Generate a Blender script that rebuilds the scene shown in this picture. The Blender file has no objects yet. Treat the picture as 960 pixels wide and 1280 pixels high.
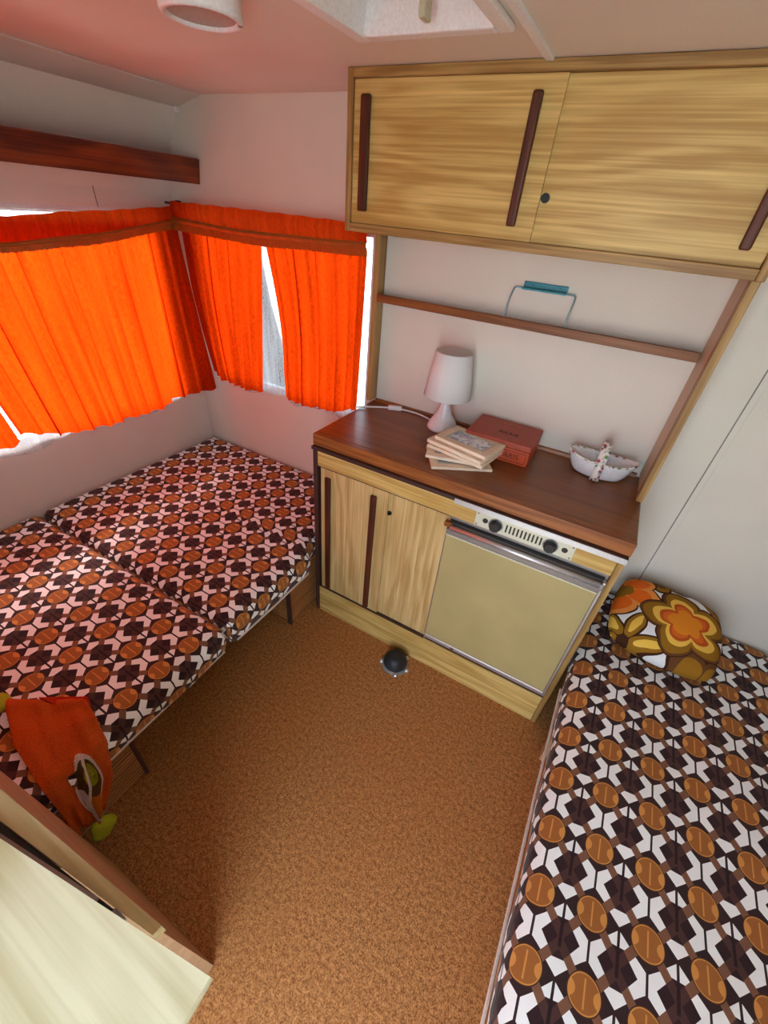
import bpy, bmesh, math, random
from mathutils import Vector, Matrix
random.seed(7)
S = bpy.context.scene
COL = S.collection
PI = math.pi

# ------------------------------------------------------------------ camera
R = ((0.86630377, 0.49298206, 0.08053859),
     (-0.34695081, 0.47784303, 0.80702613),
     (0.3593646, -0.72707271, 0.58499774))
CAM = (1.8233, -1.4335, 1.4852)
cd = bpy.data.cameras.new('camera'); cam = bpy.data.objects.new('camera', cd); COL.objects.link(cam)
cd.sensor_fit = 'HORIZONTAL'; cd.sensor_width = 36.0; cd.lens = 36.0 * 519.557 / 960.0
cd.clip_start = 0.02; cd.clip_end = 200
cam.matrix_world = Matrix.Translation(CAM) @ Matrix(R).transposed().to_4x4()
S.camera = cam

# ------------------------------------------------------------------ sky, daylight, exposure
S.view_settings.view_transform = 'Standard'; S.view_settings.look = 'None'
S.view_settings.gamma = 1.0; S.view_settings.use_curve_mapping = False
S.view_settings.exposure = -0.05
W = bpy.data.worlds.new('overcast_sky'); S.world = W; W.use_nodes = True
bg = W.node_tree.nodes['Background']; bg.inputs[0].default_value = (0.74, 0.90, 1.06, 1); bg.inputs[1].default_value = 7.7
sl = bpy.data.lights.new('hazy_sun', 'SUN'); sl.energy = 33.0; sl.angle = math.radians(30); sl.color = (1.0, .97, .92)
sun = bpy.data.objects.new('hazy_sun', sl); COL.objects.link(sun); sun.location = (-4, 2, 4)
sun.rotation_euler = Vector((.70, -.34, -.62)).to_track_quat('-Z', 'Y').to_euler()

def portal(loc, rot, sx, sy):
    l = bpy.data.lights.new('daylight_portal', 'AREA'); l.shape = 'RECTANGLE'; l.size = sx; l.size_y = sy
    l.cycles.is_portal = True
    o = bpy.data.objects.new('daylight_portal', l); COL.objects.link(o); o.location = loc; o.rotation_euler = rot

# ------------------------------------------------------------------ room measures (metres)
HC = 1.761; XR = 2.63; YF = -1.95
WL = dict(y0=-1.72, y1=-0.115, z0=0.660, z1=1.412)       # opening in the left wall
WB = dict(x0=0.15, x1=0.985, z0=0.755, z1=1.43)         # opening in the back wall
DR = dict(x0=1.50, x1=2.12, z0=0.0, z1=1.72)            # doorway behind the camera
WR = dict(y0=-1.55, y1=-1.25, z0=1.05, z1=1.30)         # unseen rear window over the single bed, added as a daylight source
portal(((DR['x0']+DR['x1'])/2, YF-0.03, DR['z1']/2), (PI/2, 0, 0), DR['x1']-DR['x0'], DR['z1'])
portal((-0.06, (WL['y0']+WL['y1'])/2, (WL['z0']+WL['z1'])/2), (0, -PI/2, 0), WL['z1']-WL['z0'], WL['y1']-WL['y0'])
portal(((WB['x0']+WB['x1'])/2, 0.06, (WB['z0']+WB['z1'])/2), (-PI/2, 0, 0), WB['x1']-WB['x0'], WB['z1']-WB['z0'])
portal((XR+0.06, (WR['y0']+WR['y1'])/2, (WR['z0']+WR['z1'])/2), (0, PI/2, 0), WR['z1']-WR['z0'], WR['y1']-WR['y0'])

# ------------------------------------------------------------------ node helpers
def lin(c):
    c /= 255.0
    return c/12.92 if c <= 0.04045 else ((c+0.055)/1.055)**2.4
def rgb(r, g, b): return (lin(r), lin(g), lin(b), 1.0)

class X:
    """small arithmetic wrapper around Math nodes"""
    def __init__(s, nt, v): s.nt = nt; s.v = v
    def _op(s, op, o=None, sw=False):
        n = s.nt.nodes.new('ShaderNodeMath'); n.operation = op
        a, b = (s.v, o.v if isinstance(o, X) else o)
        if sw: a, b = b, a
        for i, q in enumerate((a, b)):
            if q is None: continue
            if isinstance(q, (int, float)): n.inputs[i].default_value = q
            else: s.nt.links.new(q, n.inputs[i])
        return X(s.nt, n.outputs[0])
    def __add__(s, o): return s._op('ADD', o)
    __radd__ = __add__
    def __sub__(s, o): return s._op('SUBTRACT', o)
    def __rsub__(s, o): return s._op('SUBTRACT', o, True)
    def __mul__(s, o): return s._op('MULTIPLY', o)
    __rmul__ = __mul__
    def __truediv__(s, o): return s._op('DIVIDE', o)
    def abs(s): return s._op('ABSOLUTE')
    def fract(s): return s._op('FRACT')
    def sin(s): return s._op('SINE')
    def cos(s): return s._op('COSINE')
    def sqrt(s): return s._op('SQRT')
    def atan2(s, o): return s._op('ARCTAN2', o)
    def min(s, o): return s._op('MINIMUM', o)
    def max(s, o): return s._op('MAXIMUM', o)
    def lt(s, o): return s._op('LESS_THAN', o)
    def gt(s, o): return s._op('GREATER_THAN', o)
    def inv(s): return 1.0 - s
    def ramp(s, a, b):
        n = s.nt.nodes.new('ShaderNodeMapRange'); s.nt.links.new(s.v, n.inputs[0])
        n.inputs[1].default_value = a; n.inputs[2].default_value = b
        return X(s.nt, n.outputs[0])
def hyp(a, b): return (a*a + b*b).sqrt()

class Mat:
    def __init__(s, name):
        s.m = bpy.data.materials.new(name); s.m.use_nodes = True; s.nt = s.m.node_tree
        s.bsdf = s.nt.nodes['Principled BSDF']; s.out = s.nt.nodes['Material Output']
    def coords(s, kind='Object'):
        n = s.nt.nodes.new('ShaderNodeTexCoord'); p = s.nt.nodes.new('ShaderNodeSeparateXYZ')
        s.nt.links.new(n.outputs[kind], p.inputs[0]); s.co = n.outputs[kind]
        return [X(s.nt, p.outputs[i]) for i in range(3)]
    def vec(s, x, y, z):
        n = s.nt.nodes.new('ShaderNodeCombineXYZ')
        for i, q in enumerate((x, y, z)):
            if isinstance(q, X): s.nt.links.new(q.v, n.inputs[i])
            else: n.inputs[i].default_value = q
        return n.outputs[0]
    def noise(s, vec, scale=1, detail=2, rough=.5, dist=0):
        n = s.nt.nodes.new('ShaderNodeTexNoise'); s.nt.links.new(vec, n.inputs['Vector'])
        n.inputs['Scale'].default_value = scale; n.inputs['Detail'].default_value = detail
        n.inputs['Roughness'].default_value = rough; n.inputs['Distortion'].default_value = dist
        return X(s.nt, n.outputs[0])
    def voronoi(s, vec, scale=1):
        n = s.nt.nodes.new('ShaderNodeTexVoronoi'); s.nt.links.new(vec, n.inputs['Vector']); n.inputs['Scale'].default_value = scale
        return X(s.nt, n.outputs['Distance'])
    def mix(s, fac, a, b):
        n = s.nt.nodes.new('ShaderNodeMix'); n.data_type = 'RGBA'
        if isinstance(fac, X): s.nt.links.new(fac.v, n.inputs[0])
        else: n.inputs[0].default_value = fac
        for i, q in ((6, a), (7, b)):
            if isinstance(q, tuple): n.inputs[i].default_value = q
            else: s.nt.links.new(q, n.inputs[i])
        return n.outputs[2]
    def color(s, c):
        if isinstance(c, tuple): s.bsdf.inputs['Base Color'].default_value = c
        else: s.nt.links.new(c, s.bsdf.inputs['Base Color'])
        return s
    def set(s, rough=.5, metal=0, spec=.5, coat=0):
        s.bsdf.inputs['Roughness'].default_value = rough; s.bsdf.inputs['Metallic'].default_value = metal
        s.bsdf.inputs['Specular IOR Level'].default_value = spec; s.bsdf.inputs['Coat Weight'].default_value = coat
        return s
    def bump(s, h, strength=.3, dist=.002):
        n = s.nt.nodes.new('ShaderNodeBump'); n.inputs['Strength'].default_value = strength; n.inputs['Distance'].default_value = dist
        s.nt.links.new(h.v, n.inputs['Height']); s.nt.links.new(n.outputs[0], s.bsdf.inputs['Normal']); s.bmp = n
        return s

def plain(name, c, rough=.5, metal=0, spec=.5, grain=0.0, gs=200):
    m = Mat(name); x, y, z = m.coords()
    n = m.noise(m.co, gs, 2)
    v = n.ramp(.3, .7)
    d = tuple(q*.86 for q in c[:3]) + (1,)
    m.color(m.mix(v, d, c)).set(rough, metal, spec)
    if grain: m.bump(n, grain, .001)
    return m.m

def wood(name, light, dark, along='x', rough=.45, across=9.0, fine=True, contrast=1.0, spec=.4, sf=150.0):
    m = Mat(name); x, y, z = m.coords()
    if along == 'x': a, b, c = x, z, y
    elif along == 'z': a, b, c = z, x, y
    else: a, b, c = y, x, z
    warp = m.noise(m.vec(a*1.3, b*across*1.1, c*4.0), 1.0, 3, .5, .2)
    rings = ((warp*34.0 + b*across*9.0).sin()*.5 + .5)
    fib = m.noise(m.vec(a*7.0, b*260.0, c*260.0), 1.0, 2)
    streak = m.noise(m.vec(a*1.3, b*sf, c*sf), 1.0, 3)
    f = (rings*.22*contrast + streak*.75 + fib*.35 - .11*contrast - .34).ramp(0.04, .56)
    m.color(m.mix(f, dark, light)).set(rough, 0, spec)
    m.bump(fib, .08, .0005)
    return m.m

def fabric(name):
    """geometric seventies print; uv runs in metres, period .0995 x .12"""
    m = Mat(name); u, v, _ = m.coords('UV'); A, Bp = .0995, .12
    ss = (u/A).fract() - .5; tt = (v/Bp).fract() - .5
    s = ss.abs(); t = tt.abs(); d = s - t; sm = s + t
    base = rgb(54, 36, 37); white = rgb(242, 245, 246)
    band = (d.lt(.05)) * (d.gt(-.15)) * (sm.lt(.66))
    c = m.mix(band, base, rgb(124, 86, 66))
    core = sm.lt(.345)
    c = m.mix(core, c, m.mix(band, rgb(50, 32, 36), rgb(76, 50, 46)))
    c = m.mix(s.lt(.03) * core * tt.gt(-.12), c, rgb(44, 28, 32))
    side = d.gt(.05) * sm.gt(.345) * s.lt(.478) * (s*.67 + t).lt(.45)
    stem = s.lt(.024) * tt.gt(0)
    tip = d.lt(-.15) * t.gt(.262) * (t + s*.75).lt(.48) * stem.inv()
    c = m.mix(side.max(tip), c, white)
    ds = (.5 - s)*A; dt = (.5 - t)*Bp
    rad = hyp(ds, dt)/.0278
    c = m.mix(rad.lt(1.07), c, rgb(74, 46, 30))
    lobe = hyp(ds - .0278, dt).lt(.0125)
    line = ds.lt(.0014) * dt.lt(.021)
    lit = lobe.max(line).max(rad.gt(.93))
    c = m.mix(rad.lt(1.0), c, m.mix(lit, rgb(156, 98, 48), rgb(206, 142, 72)))
    x, y, z = m.coords('Object')
    n = m.noise(m.co, 900, 2)
    m.color(c).set(.9, 0, .15); m.bump(n, .12, .0008)
    m.bsdf.inputs['Sheen Weight'].default_value = .1
    return m.m

def translucent_cloth(name, col, trans=.5, transcol=None, weave=True, open_=0.0):
    m = Mat(name); nt = m.nt; u, v, _ = m.coords('UV')
    n = m.noise(m.vec(u*1.0, v*3.2, 0), 160, 3, .6)
    n2 = m.noise(m.vec(u*260.0, v*60.0, 0), 1.0, 2)
    n3 = m.noise(m.vec(u*38.0, v*1.6, 0), 1.0, 3, .6)
    f = (n*.36 + n2*.24 + n3*.4).ramp(.36, .62)
    dk = tuple(q*.6 for q in col[:3]) + (1,)
    c = m.mix(f, dk, col)
    tcol = transcol or col
    tdk = tuple(q*.26 for q in tcol[:3]) + (1,)
    tc = m.mix(f, tdk, tcol)
    D = nt.nodes.new('ShaderNodeBsdfDiffuse'); T = nt.nodes.new('ShaderNodeBsdfTranslucent'); M = nt.nodes.new('ShaderNodeMixShader')
    nt.links.new(c, D.inputs[0]); nt.links.new(tc, T.inputs[0]); M.inputs[0].default_value = trans
    nt.links.new(D.outputs[0], M.inputs[1]); nt.links.new(T.outputs[0], M.inputs[2])
    last = M
    if open_ > 0:
        TR = nt.nodes.new('ShaderNodeBsdfTransparent'); M2 = nt.nodes.new('ShaderNodeMixShader'); M2.inputs[0].default_value = open_
        nt.links.new(M.outputs[0], M2.inputs[1]); nt.links.new(TR.outputs[0], M2.inputs[2]); last = M2
    nt.links.new(last.outputs[0], m.out.inputs[0])
    return m.m

def glass(name, tint=(1, 1, 1, 1)):
    m = Mat(name); nt = m.nt
    T = nt.nodes.new('ShaderNodeBsdfTransparent'); G = nt.nodes.new('ShaderNodeBsdfGlossy'); M = nt.nodes.new('ShaderNodeMixShader'); F = nt.nodes.new('ShaderNodeFresnel')
    T.inputs[0].default_value = tint; G.inputs['Roughness'].default_value = .02; F.inputs[0].default_value = 1.45
    nt.links.new(F.outputs[0], M.inputs[0]); nt.links.new(T.outputs[0], M.inputs[1]); nt.links.new(G.outputs[0], M.inputs[2]); nt.links.new(M.outputs[0], m.out.inputs[0])
    return m.m

# ------------------------------------------------------------------ materials
M = {}
def wallmat(name, c):
    m = Mat(name); x, y, z = m.coords()
    n = m.noise(m.co, 330, 3, .6); n2 = m.noise(m.co, 5, 2)
    d = tuple(q*.9 for q in c[:3]) + (1,)
    m.color(m.mix((n*.6 + n2*.4).ramp(.35, .65), d, c)).set(.6, 0, .3); m.bump(n, .18, .0012)
    return m.m
M['wall'] = wallmat('vinyl_wall', rgb(226, 219, 208))
M['ceil'] = wallmat('vinyl_ceiling', rgb(226, 216, 204))
M['oak'] = wood('oak_laminate_x', rgb(228, 200, 128), rgb(178, 140, 72), 'x')
M['oakz'] = wood('oak_laminate_z', rgb(226, 200, 144), rgb(178, 144, 88), 'z')
M['oaktrim'] = wood('oak_trim_x', rgb(196, 160, 98), rgb(138, 102, 54), 'x', across=14)
M['oaktrimz'] = wood('oak_trim_z', rgb(196, 160, 98), rgb(138, 102, 54), 'z', across=14)
M['pale'] = wood('pale_oak', rgb(226, 222, 188), rgb(190, 180, 134), 'x', across=9, contrast=2.0, sf=60.0)
M['palex'] = wood('pale_oak_rail', rgb(206, 190, 146), rgb(170, 150, 104), 'x', across=6)
M['walnut'] = wood('walnut_laminate', rgb(156, 94, 46), rgb(112, 62, 26), 'x', .32, 7, contrast=.7, spec=.5)
M['walnutedge'] = wood('walnut_edge', rgb(176, 108, 54), rgb(122, 66, 28), 'x', .4, 16)
M['shelfwood'] = wood('brown_shelf_wood', rgb(156, 98, 52), rgb(112, 64, 30), 'x', .45, 14)
M['mahog'] = wood('mahogany_board', rgb(146, 66, 28), rgb(76, 28, 12), 'y', .45, 10, contrast=1.3)
M['handle'] = wood('dark_handle_wood', rgb(104, 52, 30), rgb(66, 30, 16), 'z', .45)
M['darkedge'] = plain('dark_edge_strip', rgb(70, 44, 40), .45)
M['rib'] = wood('ribbed_brown_panel', rgb(204, 144, 88), rgb(164, 108, 60), 'y', .5, 10)
M['groove'] = plain('groove_shade', rgb(58, 34, 18), .7)  # shade of the rib grooves put into their colour
M['facepanel'] = wood('beige_brown_panel', rgb(200, 164, 128), rgb(176, 138, 104), 'x', .5, 6)
M['beige'] = plain('beige_enamel', rgb(176, 160, 110), .4, 0, .5, gs=6)
M['chrome'] = plain('brushed_aluminium', rgb(215, 215, 220), .42, .9)
M['dullmetal'] = plain('dull_grey_metal', rgb(150, 142, 140), .45, .6)
M['plate'] = plain('cream_metal_plate', rgb(212, 210, 190), .4, .2)
M['black'] = plain('black_plastic', rgb(26, 25, 26), .4)
M['rubber'] = plain('black_rubber', rgb(34, 36, 42), .55)
M['greyplastic'] = plain('grey_plastic', rgb(128, 128, 128), .5)
M['white'] = plain('white_plastic', rgb(236, 236, 238), .35)
M['shade'] = translucent_cloth('white_lamp_shade', (.95, .95, .96, 1), .06)
M['net'] = translucent_cloth('white_net', (.9, .93, .95, 1), .6, open_=.6)
M['alu'] = plain('window_aluminium', rgb(215, 218, 220), .4, .7)
M['glass'] = glass('window_glass')
M['fabric'] = fabric('seventies_print')
M['piping'] = plain('white_piping', rgb(214, 200, 190), .8)
M['orange'] = translucent_cloth('orange_curtain_cloth', rgb(240, 78, 14), .84, (1.0, .056, .002, 1))
M['valance'] = translucent_cloth('orange_valance_cloth', rgb(214, 52, 12), .28, (.8, .10, .010, 1))
M['trim'] = plain('bronze_braid', rgb(172, 104, 46), .34, .45, gs=500)
M['terry'] = None
M['blue'] = plain('turquoise_enamel', rgb(56, 150, 168), .35)
M['wire'] = plain('pale_blue_wire', rgb(150, 190, 200), .3, .4)
M['redbox'] = plain('red_leather_box', rgb(198, 76, 34), .5, 0, .4, gs=40)
M['redtop'] = plain('faded_red_lid', rgb(168, 74, 54), .5, 0, .4, gs=40)
M['redletter'] = plain('dark_red_lettering', rgb(98, 34, 22), .6)
M['framewood'] = wood('pale_frame_wood', rgb(246, 230, 210), rgb(226, 204, 176), 'x', .5, 20)
M['ceramic'] = plain('white_ceramic', rgb(240, 240, 244), .18)
M['seam'] = plain('grey_seam', rgb(128, 124, 120), .7)

def floor_mat():
    m = Mat('speckled_floor'); x, y, z = m.coords()
    n = m.noise(m.co, 260, 2, .6); n2 = m.noise(m.co, 95, 3, .6); n3 = m.noise(m.co, 2.2, 2)
    f = (n*.6 + n2*.4).ramp(.40, .62)
    c = m.mix(f, rgb(120, 72, 30), rgb(206, 146, 88))
    c = m.mix(n3.ramp(.35, .8)*.25, c, rgb(170, 96, 40))
    m.color(c).set(.62, 0, .3); m.bump(n, .25, .001)
    return m.m
M['floor'] = floor_mat()

def picture_mat(name, k):
    m = Mat(name); x, y, z = m.coords()
    n = m.noise(m.vec(x*30.0 + k, y*30.0, 0), 1, 4, .6, 1.5)
    m.color(m.mix(n.ramp(.42, .56), rgb(160, 170, 204), rgb(236, 240, 246))).set(.15)
    return m.m

def mosaic_mat():
    m = Mat('mosaic_glaze'); x, y, z = m.coords()
    d = m.voronoi(m.co, 75)
    n = m.noise(m.co, 60, 0)
    c = m.mix(n.ramp(.46, .5), rgb(236, 232, 224), rgb(96, 108, 112))
    c = m.mix(n.gt(.58), c, rgb(170, 70, 80)); c = m.mix(n.lt(.37), c, rgb(120, 150, 96))
    c = m.mix(d.ramp(.3, .6), c, rgb(236, 234, 228))
    m.color(c).set(.25); return m.m
M['mosaic'] = mosaic_mat()

def terry():
    m = Mat('orange_terry'); u, v, _ = m.coords('UV')
    c = rgb(208, 94, 34)
    wob = m.noise(m.vec(u*4, v*4, 0), 1.5, 2)*.10 - .05
    a = (u - .56 - (v-.6)*-.05)/.20 + wob; b = (v - .62)/.26
    patch = hyp(a, b)
    low = v.gt(.70)
    c2 = m.mix(patch.lt(1.0), c, rgb(232, 226, 214))
    c2 = m.mix(patch.lt(.86), c2, rgb(28, 66, 34))
    c2 = m.mix(low*patch.lt(.86), c2, rgb(206, 118, 30))
    c2 = m.mix(hyp((u-.60)/.10, (v-.53)/.08).lt(1), c2, rgb(128, 154, 30))
    wedge = (u - .40 - (v-.62)*.55).abs().lt(.05)*v.gt(.62)*v.lt(.97)
    c2 = m.mix(wedge, c2, rgb(236, 228, 222))
    c2 = m.mix((u - .53 - (v-.62)*.35).abs().lt(.07)*v.gt(.72)*v.lt(.93), c2, rgb(206, 118, 30))
    c2 = m.mix(((u-.50 + (v-.7)*.3).abs().lt(.022))*patch.lt(.9), c2, rgb(236, 230, 220))
    x, y, z = m.coords('Object'); n = m.noise(m.co, 300, 2, .6)
    m.color(m.mix(n.ramp(.3, .7)*.5, c2, rgb(168, 60, 16))).set(.95, 0, .05); m.bump(n, 1.0, .006)
    return m.m
M['terry'] = terry()
M['lime'] = plain('lime_terry', rgb(168, 176, 44), .95, 0, .05, .6, 400)
M['redcloth'] = plain('red_cloth', rgb(176, 44, 20), .9, 0, .1, .3, 300)

def floral():
    m = Mat('floral_print'); u, v, _ = m.coords('UV')
    wx = m.noise(m.vec(u*3, v*3, 0), 1.6, 1)*.09 - .045
    c = rgb(232, 232, 236)
    def flower(c, cx, cy, Rd, n, rot, cols, stretch=1.0):
        px0 = u - cx + wx; py0 = (v - cy)*stretch + wx*.7
        r = hyp(px0, py0); th = py0.atan2(px0)
        k = 2*PI/n
        tp = (((th + rot)/k + .5).fract() - .5)*k
        px = r*tp.cos(); py = r*tp.sin()
        for (ce, a, b, col) in cols:
            e = hyp((px - ce*Rd)/(a*Rd), py/(b*Rd))
            c = m.mix(e.lt(1), c, col)
        return c
    dk = rgb(66, 38, 24); ol = rgb(150, 106, 32); ye = rgb(238, 192, 84); ru = rgb(190, 84, 34); og = rgb(226, 138, 40); br = rgb(104, 66, 38)
    oro = rgb(232, 108, 34); orl = rgb(236, 148, 74)
    c = flower(c, -.14, .60, .32, 5, .4, [(.6, .46, .42, dk), (.58, .40, .36, ol), (.5, .26, .22, br)])
    c = flower(c, .58, .34, .34, 5, 1.1, [(.6, .48, .42, dk), (.58, .42, .36, ol), (.5, .26, .22, br)])
    c = flower(c, .40, -.62, .40, 5, .2, [(.6, .48, .45, dk), (.58, .42, .38, br), (.5, .3, .26, ol)])
    c = flower(c, -.36, -.50, .42, 7, .55, [(.56, .45, .21, dk), (.56, .41, .165, ol), (.60, .30, .09, ye), (.05, .12, .12, dk)])
    c = flower(c, -.46, .17, .36, 5, .3, [(.58, .45, .43, dk), (.56, .42, .39, orl), (.5, .31, .27, oro), (.12, .16, .16, ol)])
    c = flower(c, .13, -.02, .40, 5, .62, [(.56, .48, .44, dk), (.56, .455, .41, br), (.55, .41, .36, ol), (.44, .33, .28, ye), (.34, .265, .22, ru), (.3, .22, .17, rgb(214, 104, 40)), (.2, .20, .17, og)])
    x, y, z = m.coords('Object'); n = m.noise(m.co, 700, 2)
    m.color(c).set(.9, 0, .1); m.bump(n, .12, .0008)
    return m.m
M['floral'] = floral()

# ------------------------------------------------------------------ object helpers
BASE = {}
def finish(name, bm, mat, parent=None, loc=None, smooth=False):
    """mesh built in world coordinates -> one object (origin at loc, or under a parent)"""
    b = BASE[parent.name] if parent else Vector(loc or (0, 0, 0))
    bmesh.ops.translate(bm, verts=bm.verts, vec=-b)
    bmesh.ops.recalc_face_normals(bm, faces=bm.faces)
    me = bpy.data.meshes.new(name); bm.to_mesh(me); bm.free()
    if smooth:
        for p in me.polygons: p.use_smooth = True
    if mat: me.materials.append(mat)
    o = bpy.data.objects.new(name, me); COL.objects.link(o)
    if parent: o.parent = parent
    else: o.location = b
    BASE[o.name] = b
    return o
def thing(name, loc, label, cat, group=None):
    o = bpy.data.objects.new(name, None); COL.objects.link(o); o.location = loc; o.empty_display_size = .05
    BASE[o.name] = Vector(loc); return tag(o, label, cat, group)
def tag(o, label, cat, group=None):
    o['label'] = label; o['category'] = cat
    if group: o['group'] = group
    return o
def struct(o, label=None):
    o['kind'] = 'structure'
    if label: o['label'] = label
    return o
def bbox(lo, hi, bev=0.0, seg=2, bm=None):
    t = bmesh.new()
    vs = [t.verts.new((x, y, z)) for x in (lo[0], hi[0]) for y in (lo[1], hi[1]) for z in (lo[2], hi[2])]
    for f in ((0,1,3,2), (4,6,7,5), (0,4,5,1), (2,3,7,6), (0,2,6,4), (1,5,7,3)): t.faces.new([vs[i] for i in f])
    bmesh.ops.recalc_face_normals(t, faces=t.faces)
    if bev: bmesh.ops.bevel(t, geom=t.edges[:], offset=bev, segments=seg, affect='EDGES', profile=.5)
    if bm is None: return t
    me = bpy.data.meshes.new('tmp'); t.to_mesh(me); t.free(); bm.from_mesh(me); bpy.data.meshes.remove(me)
    return bm
def box(name, lo, hi, mat, parent=None, bev=.002, loc=None):
    return finish(name, bbox(lo, hi, bev), mat, parent, loc)
def prism(poly, axis, a, b, bm=None):
    """closed polygon (2-D points) extruded along axis from a to b"""
    bm = bm or bmesh.new()
    def P(p, q): return {'x': (q, p[0], p[1]), 'y': (p[0], q, p[1]), 'z': (p[0], p[1], q)}[axis]
    A = [bm.verts.new(P(p, a)) for p in poly]; B = [bm.verts.new(P(p, b)) for p in poly]
    n = len(poly); bm.faces.new(A); bm.faces.new(B[::-1])
    for i in range(n): bm.faces.new((A[i], A[(i+1) % n], B[(i+1) % n], B[i]))
    return bm
def lathe(prof, c, n=32, bm=None, closed=False):
    bm = bm or bmesh.new(); rings = []
    for r, z in prof:
        if r < 1e-6: rings.append([bm.verts.new((c[0], c[1], c[2]+z))])
        else: rings.append([bm.verts.new((c[0]+r*math.cos(2*PI*i/n), c[1]+r*math.sin(2*PI*i/n), c[2]+z)) for i in range(n)])
    for a, b in zip(rings, rings[1:]):
        for i in range(n):
            j = (i+1) % n
            if len(a) == 1 and len(b) == 1: continue
            if len(a) == 1: bm.faces.new((a[0], b[i], b[j]))
            elif len(b) == 1: bm.faces.new((a[i], b[0], a[j]))
            else: bm.faces.new((a[i], b[i], b[j], a[j]))
    return bm
def tube(pts, r, n=8, bm=None, smooth_steps=0):
    bm = bm or bmesh.new(); pts = [Vector(p) for p in pts]
    for _ in range(smooth_steps):
        q = [pts[0]]
        for a, b in zip(pts, pts[1:]): q += [a*.75+b*.25, a*.25+b*.75]
        pts = q + [pts[-1]]
    rings = []
    up = Vector((.13, .27, .95)).normalized()
    for i, p in enumerate(pts):
        d = (pts[min(i+1, len(pts)-1)] - pts[max(i-1, 0)]).normalized()
        s = d.cross(up)
        if s.length < .05: s = d.cross(Vector((1, 0, 0)))
        s.normalize(); t = s.cross(d)
        rings.append([bm.verts.new(p + s*r*math.cos(2*PI*k/n) + t*r*math.sin(2*PI*k/n)) for k in range(n)])
    for a, b in zip(rings, rings[1:]):
        for k in range(n): bm.faces.new((a[k], a[(k+1) % n], b[(k+1) % n], b[k]))
    bm.faces.new(rings[0][::-1]); bm.faces.new(rings[-1])
    return bm
def sheet(fn, nu, nv, uvf=None, bm=None):
    """grid surface fn(u,v)->xyz, uv written to a UV layer"""
    bm = bm or bmesh.new(); uvl = bm.loops.layers.uv.verify()
    g = [[bm.verts.new(fn(i/nu, j/nv)) for j in range(nv+1)] for i in range(nu+1)]
    for i in range(nu):
        for j in range(nv):
            f = bm.faces.new((g[i][j], g[i+1][j], g[i+1][j+1], g[i][j+1]))
            for l, (a, b) in zip(f.loops, ((i, j), (i+1, j), (i+1, j+1), (i, j+1))):
                q = (a/nu, b/nv); l[uvl].uv = uvf(*q) if uvf else q
    return bm
def lerp_pts(pts, x):
    """piecewise linear (smoothed) lookup in a sorted list of (x, y)"""
    if x <= pts[0][0]: return pts[0][1]
    for (a, b), (c, d) in zip(pts, pts[1:]):
        if x <= c:
            t = (x-a)/(c-a); t = t*t*(3-2*t)*.5 + t*.5
            return b + (d-b)*t
    return pts[-1][1]

# ================================================================== SETTING
T = .05
struct(box('floor', (-.2, YF-.05, -.05), (XR+.05, .05, 0), M['floor'], None, 0))
# ceiling: main sheet with the roof-vent opening, sloping cove towards the left wall
VX0, VX1, VY0, VY1 = 1.185, 1.445, -.80, -.435
bm = bmesh.new()
for lo, hi in (((.235, YF-.05, HC), (VX0, .05, HC+.04)), ((VX1, YF-.05, HC), (XR+.05, .05, HC+.04)), ((VX0, VY1, HC), (VX1, .05, HC+.04)), ((VX0, YF-.05, HC), (VX1, VY0, HC+.04))):
    bbox(lo, hi, 0, 2, bm)
ceiling = struct(finish('ceiling', bm, M['ceil']))
finish('cove', prism([(.112, 1.728), (.24, HC-.002), (.24, HC+.04), (.08, HC+.04)], 'y', YF-.05, .05), M['ceil'], ceiling)
box('cove_bead', (.228, YF, HC-.005), (.240, -.001, HC+.001), M['ceil'], ceiling, .002)
box('cover_strip', (1.488, YF, HC-.006), (1.506, -.228, HC+.002), M['white'], ceiling, .0025)
# back wall with window opening
bm = bmesh.new()
for lo, hi in (((-.1, 0, 0), (WB['x0'], T, 1.85)), ((WB['x1'], 0, 0), (XR+T, T, 1.85)), ((WB['x0'], 0, 0), (WB['x1'], T, WB['z0'])), ((WB['x0'], 0, WB['z1']), (WB['x1'], T, 1.85))):
    bbox(lo, hi, 0, 2, bm)
wall_back = struct(finish('wall_back', bm, M['wall']))
box('panel_seam', (2.1655, -.0012, .02), (2.1685, .001, HC), M['seam'], wall_back, 0)
box('seam_cover', (2.184, -.0016, .02), (2.187, .001, HC), M['wall'], wall_back, 0)
# left wall: upright lower part with window opening, leaning upper part
bm = bmesh.new()
for lo, hi in (((-T, YF, 0), (0, 0, WL['z0'])), ((-T, YF, WL['z1']), (0, 0, 1.47)), ((-T, WL['y1'], WL['z0']), (0, 0, WL['z1'])), ((-T, YF, WL['z0']), (0, WL['y0'], WL['z1']))):
    bbox(lo, hi, 0, 2, bm)
prism([(0, 1.47), (.035, 1.60), (.118, 1.745), (.05, 1.80), (-.05, 1.62), (-T, 1.47)], 'y', YF, 0, bm)
wall_left = struct(finish('wall_left', bm, M['wall']))
box('panel_seam', (-.001, -.3225, WL['z1']), (.0012, -.3195, 1.52), M['seam'], wall_left, 0)
box('corner_cap', (.108, -.014, 1.712), (.124, -.001, 1.730), M['white'], wall_left, .004)
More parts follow.
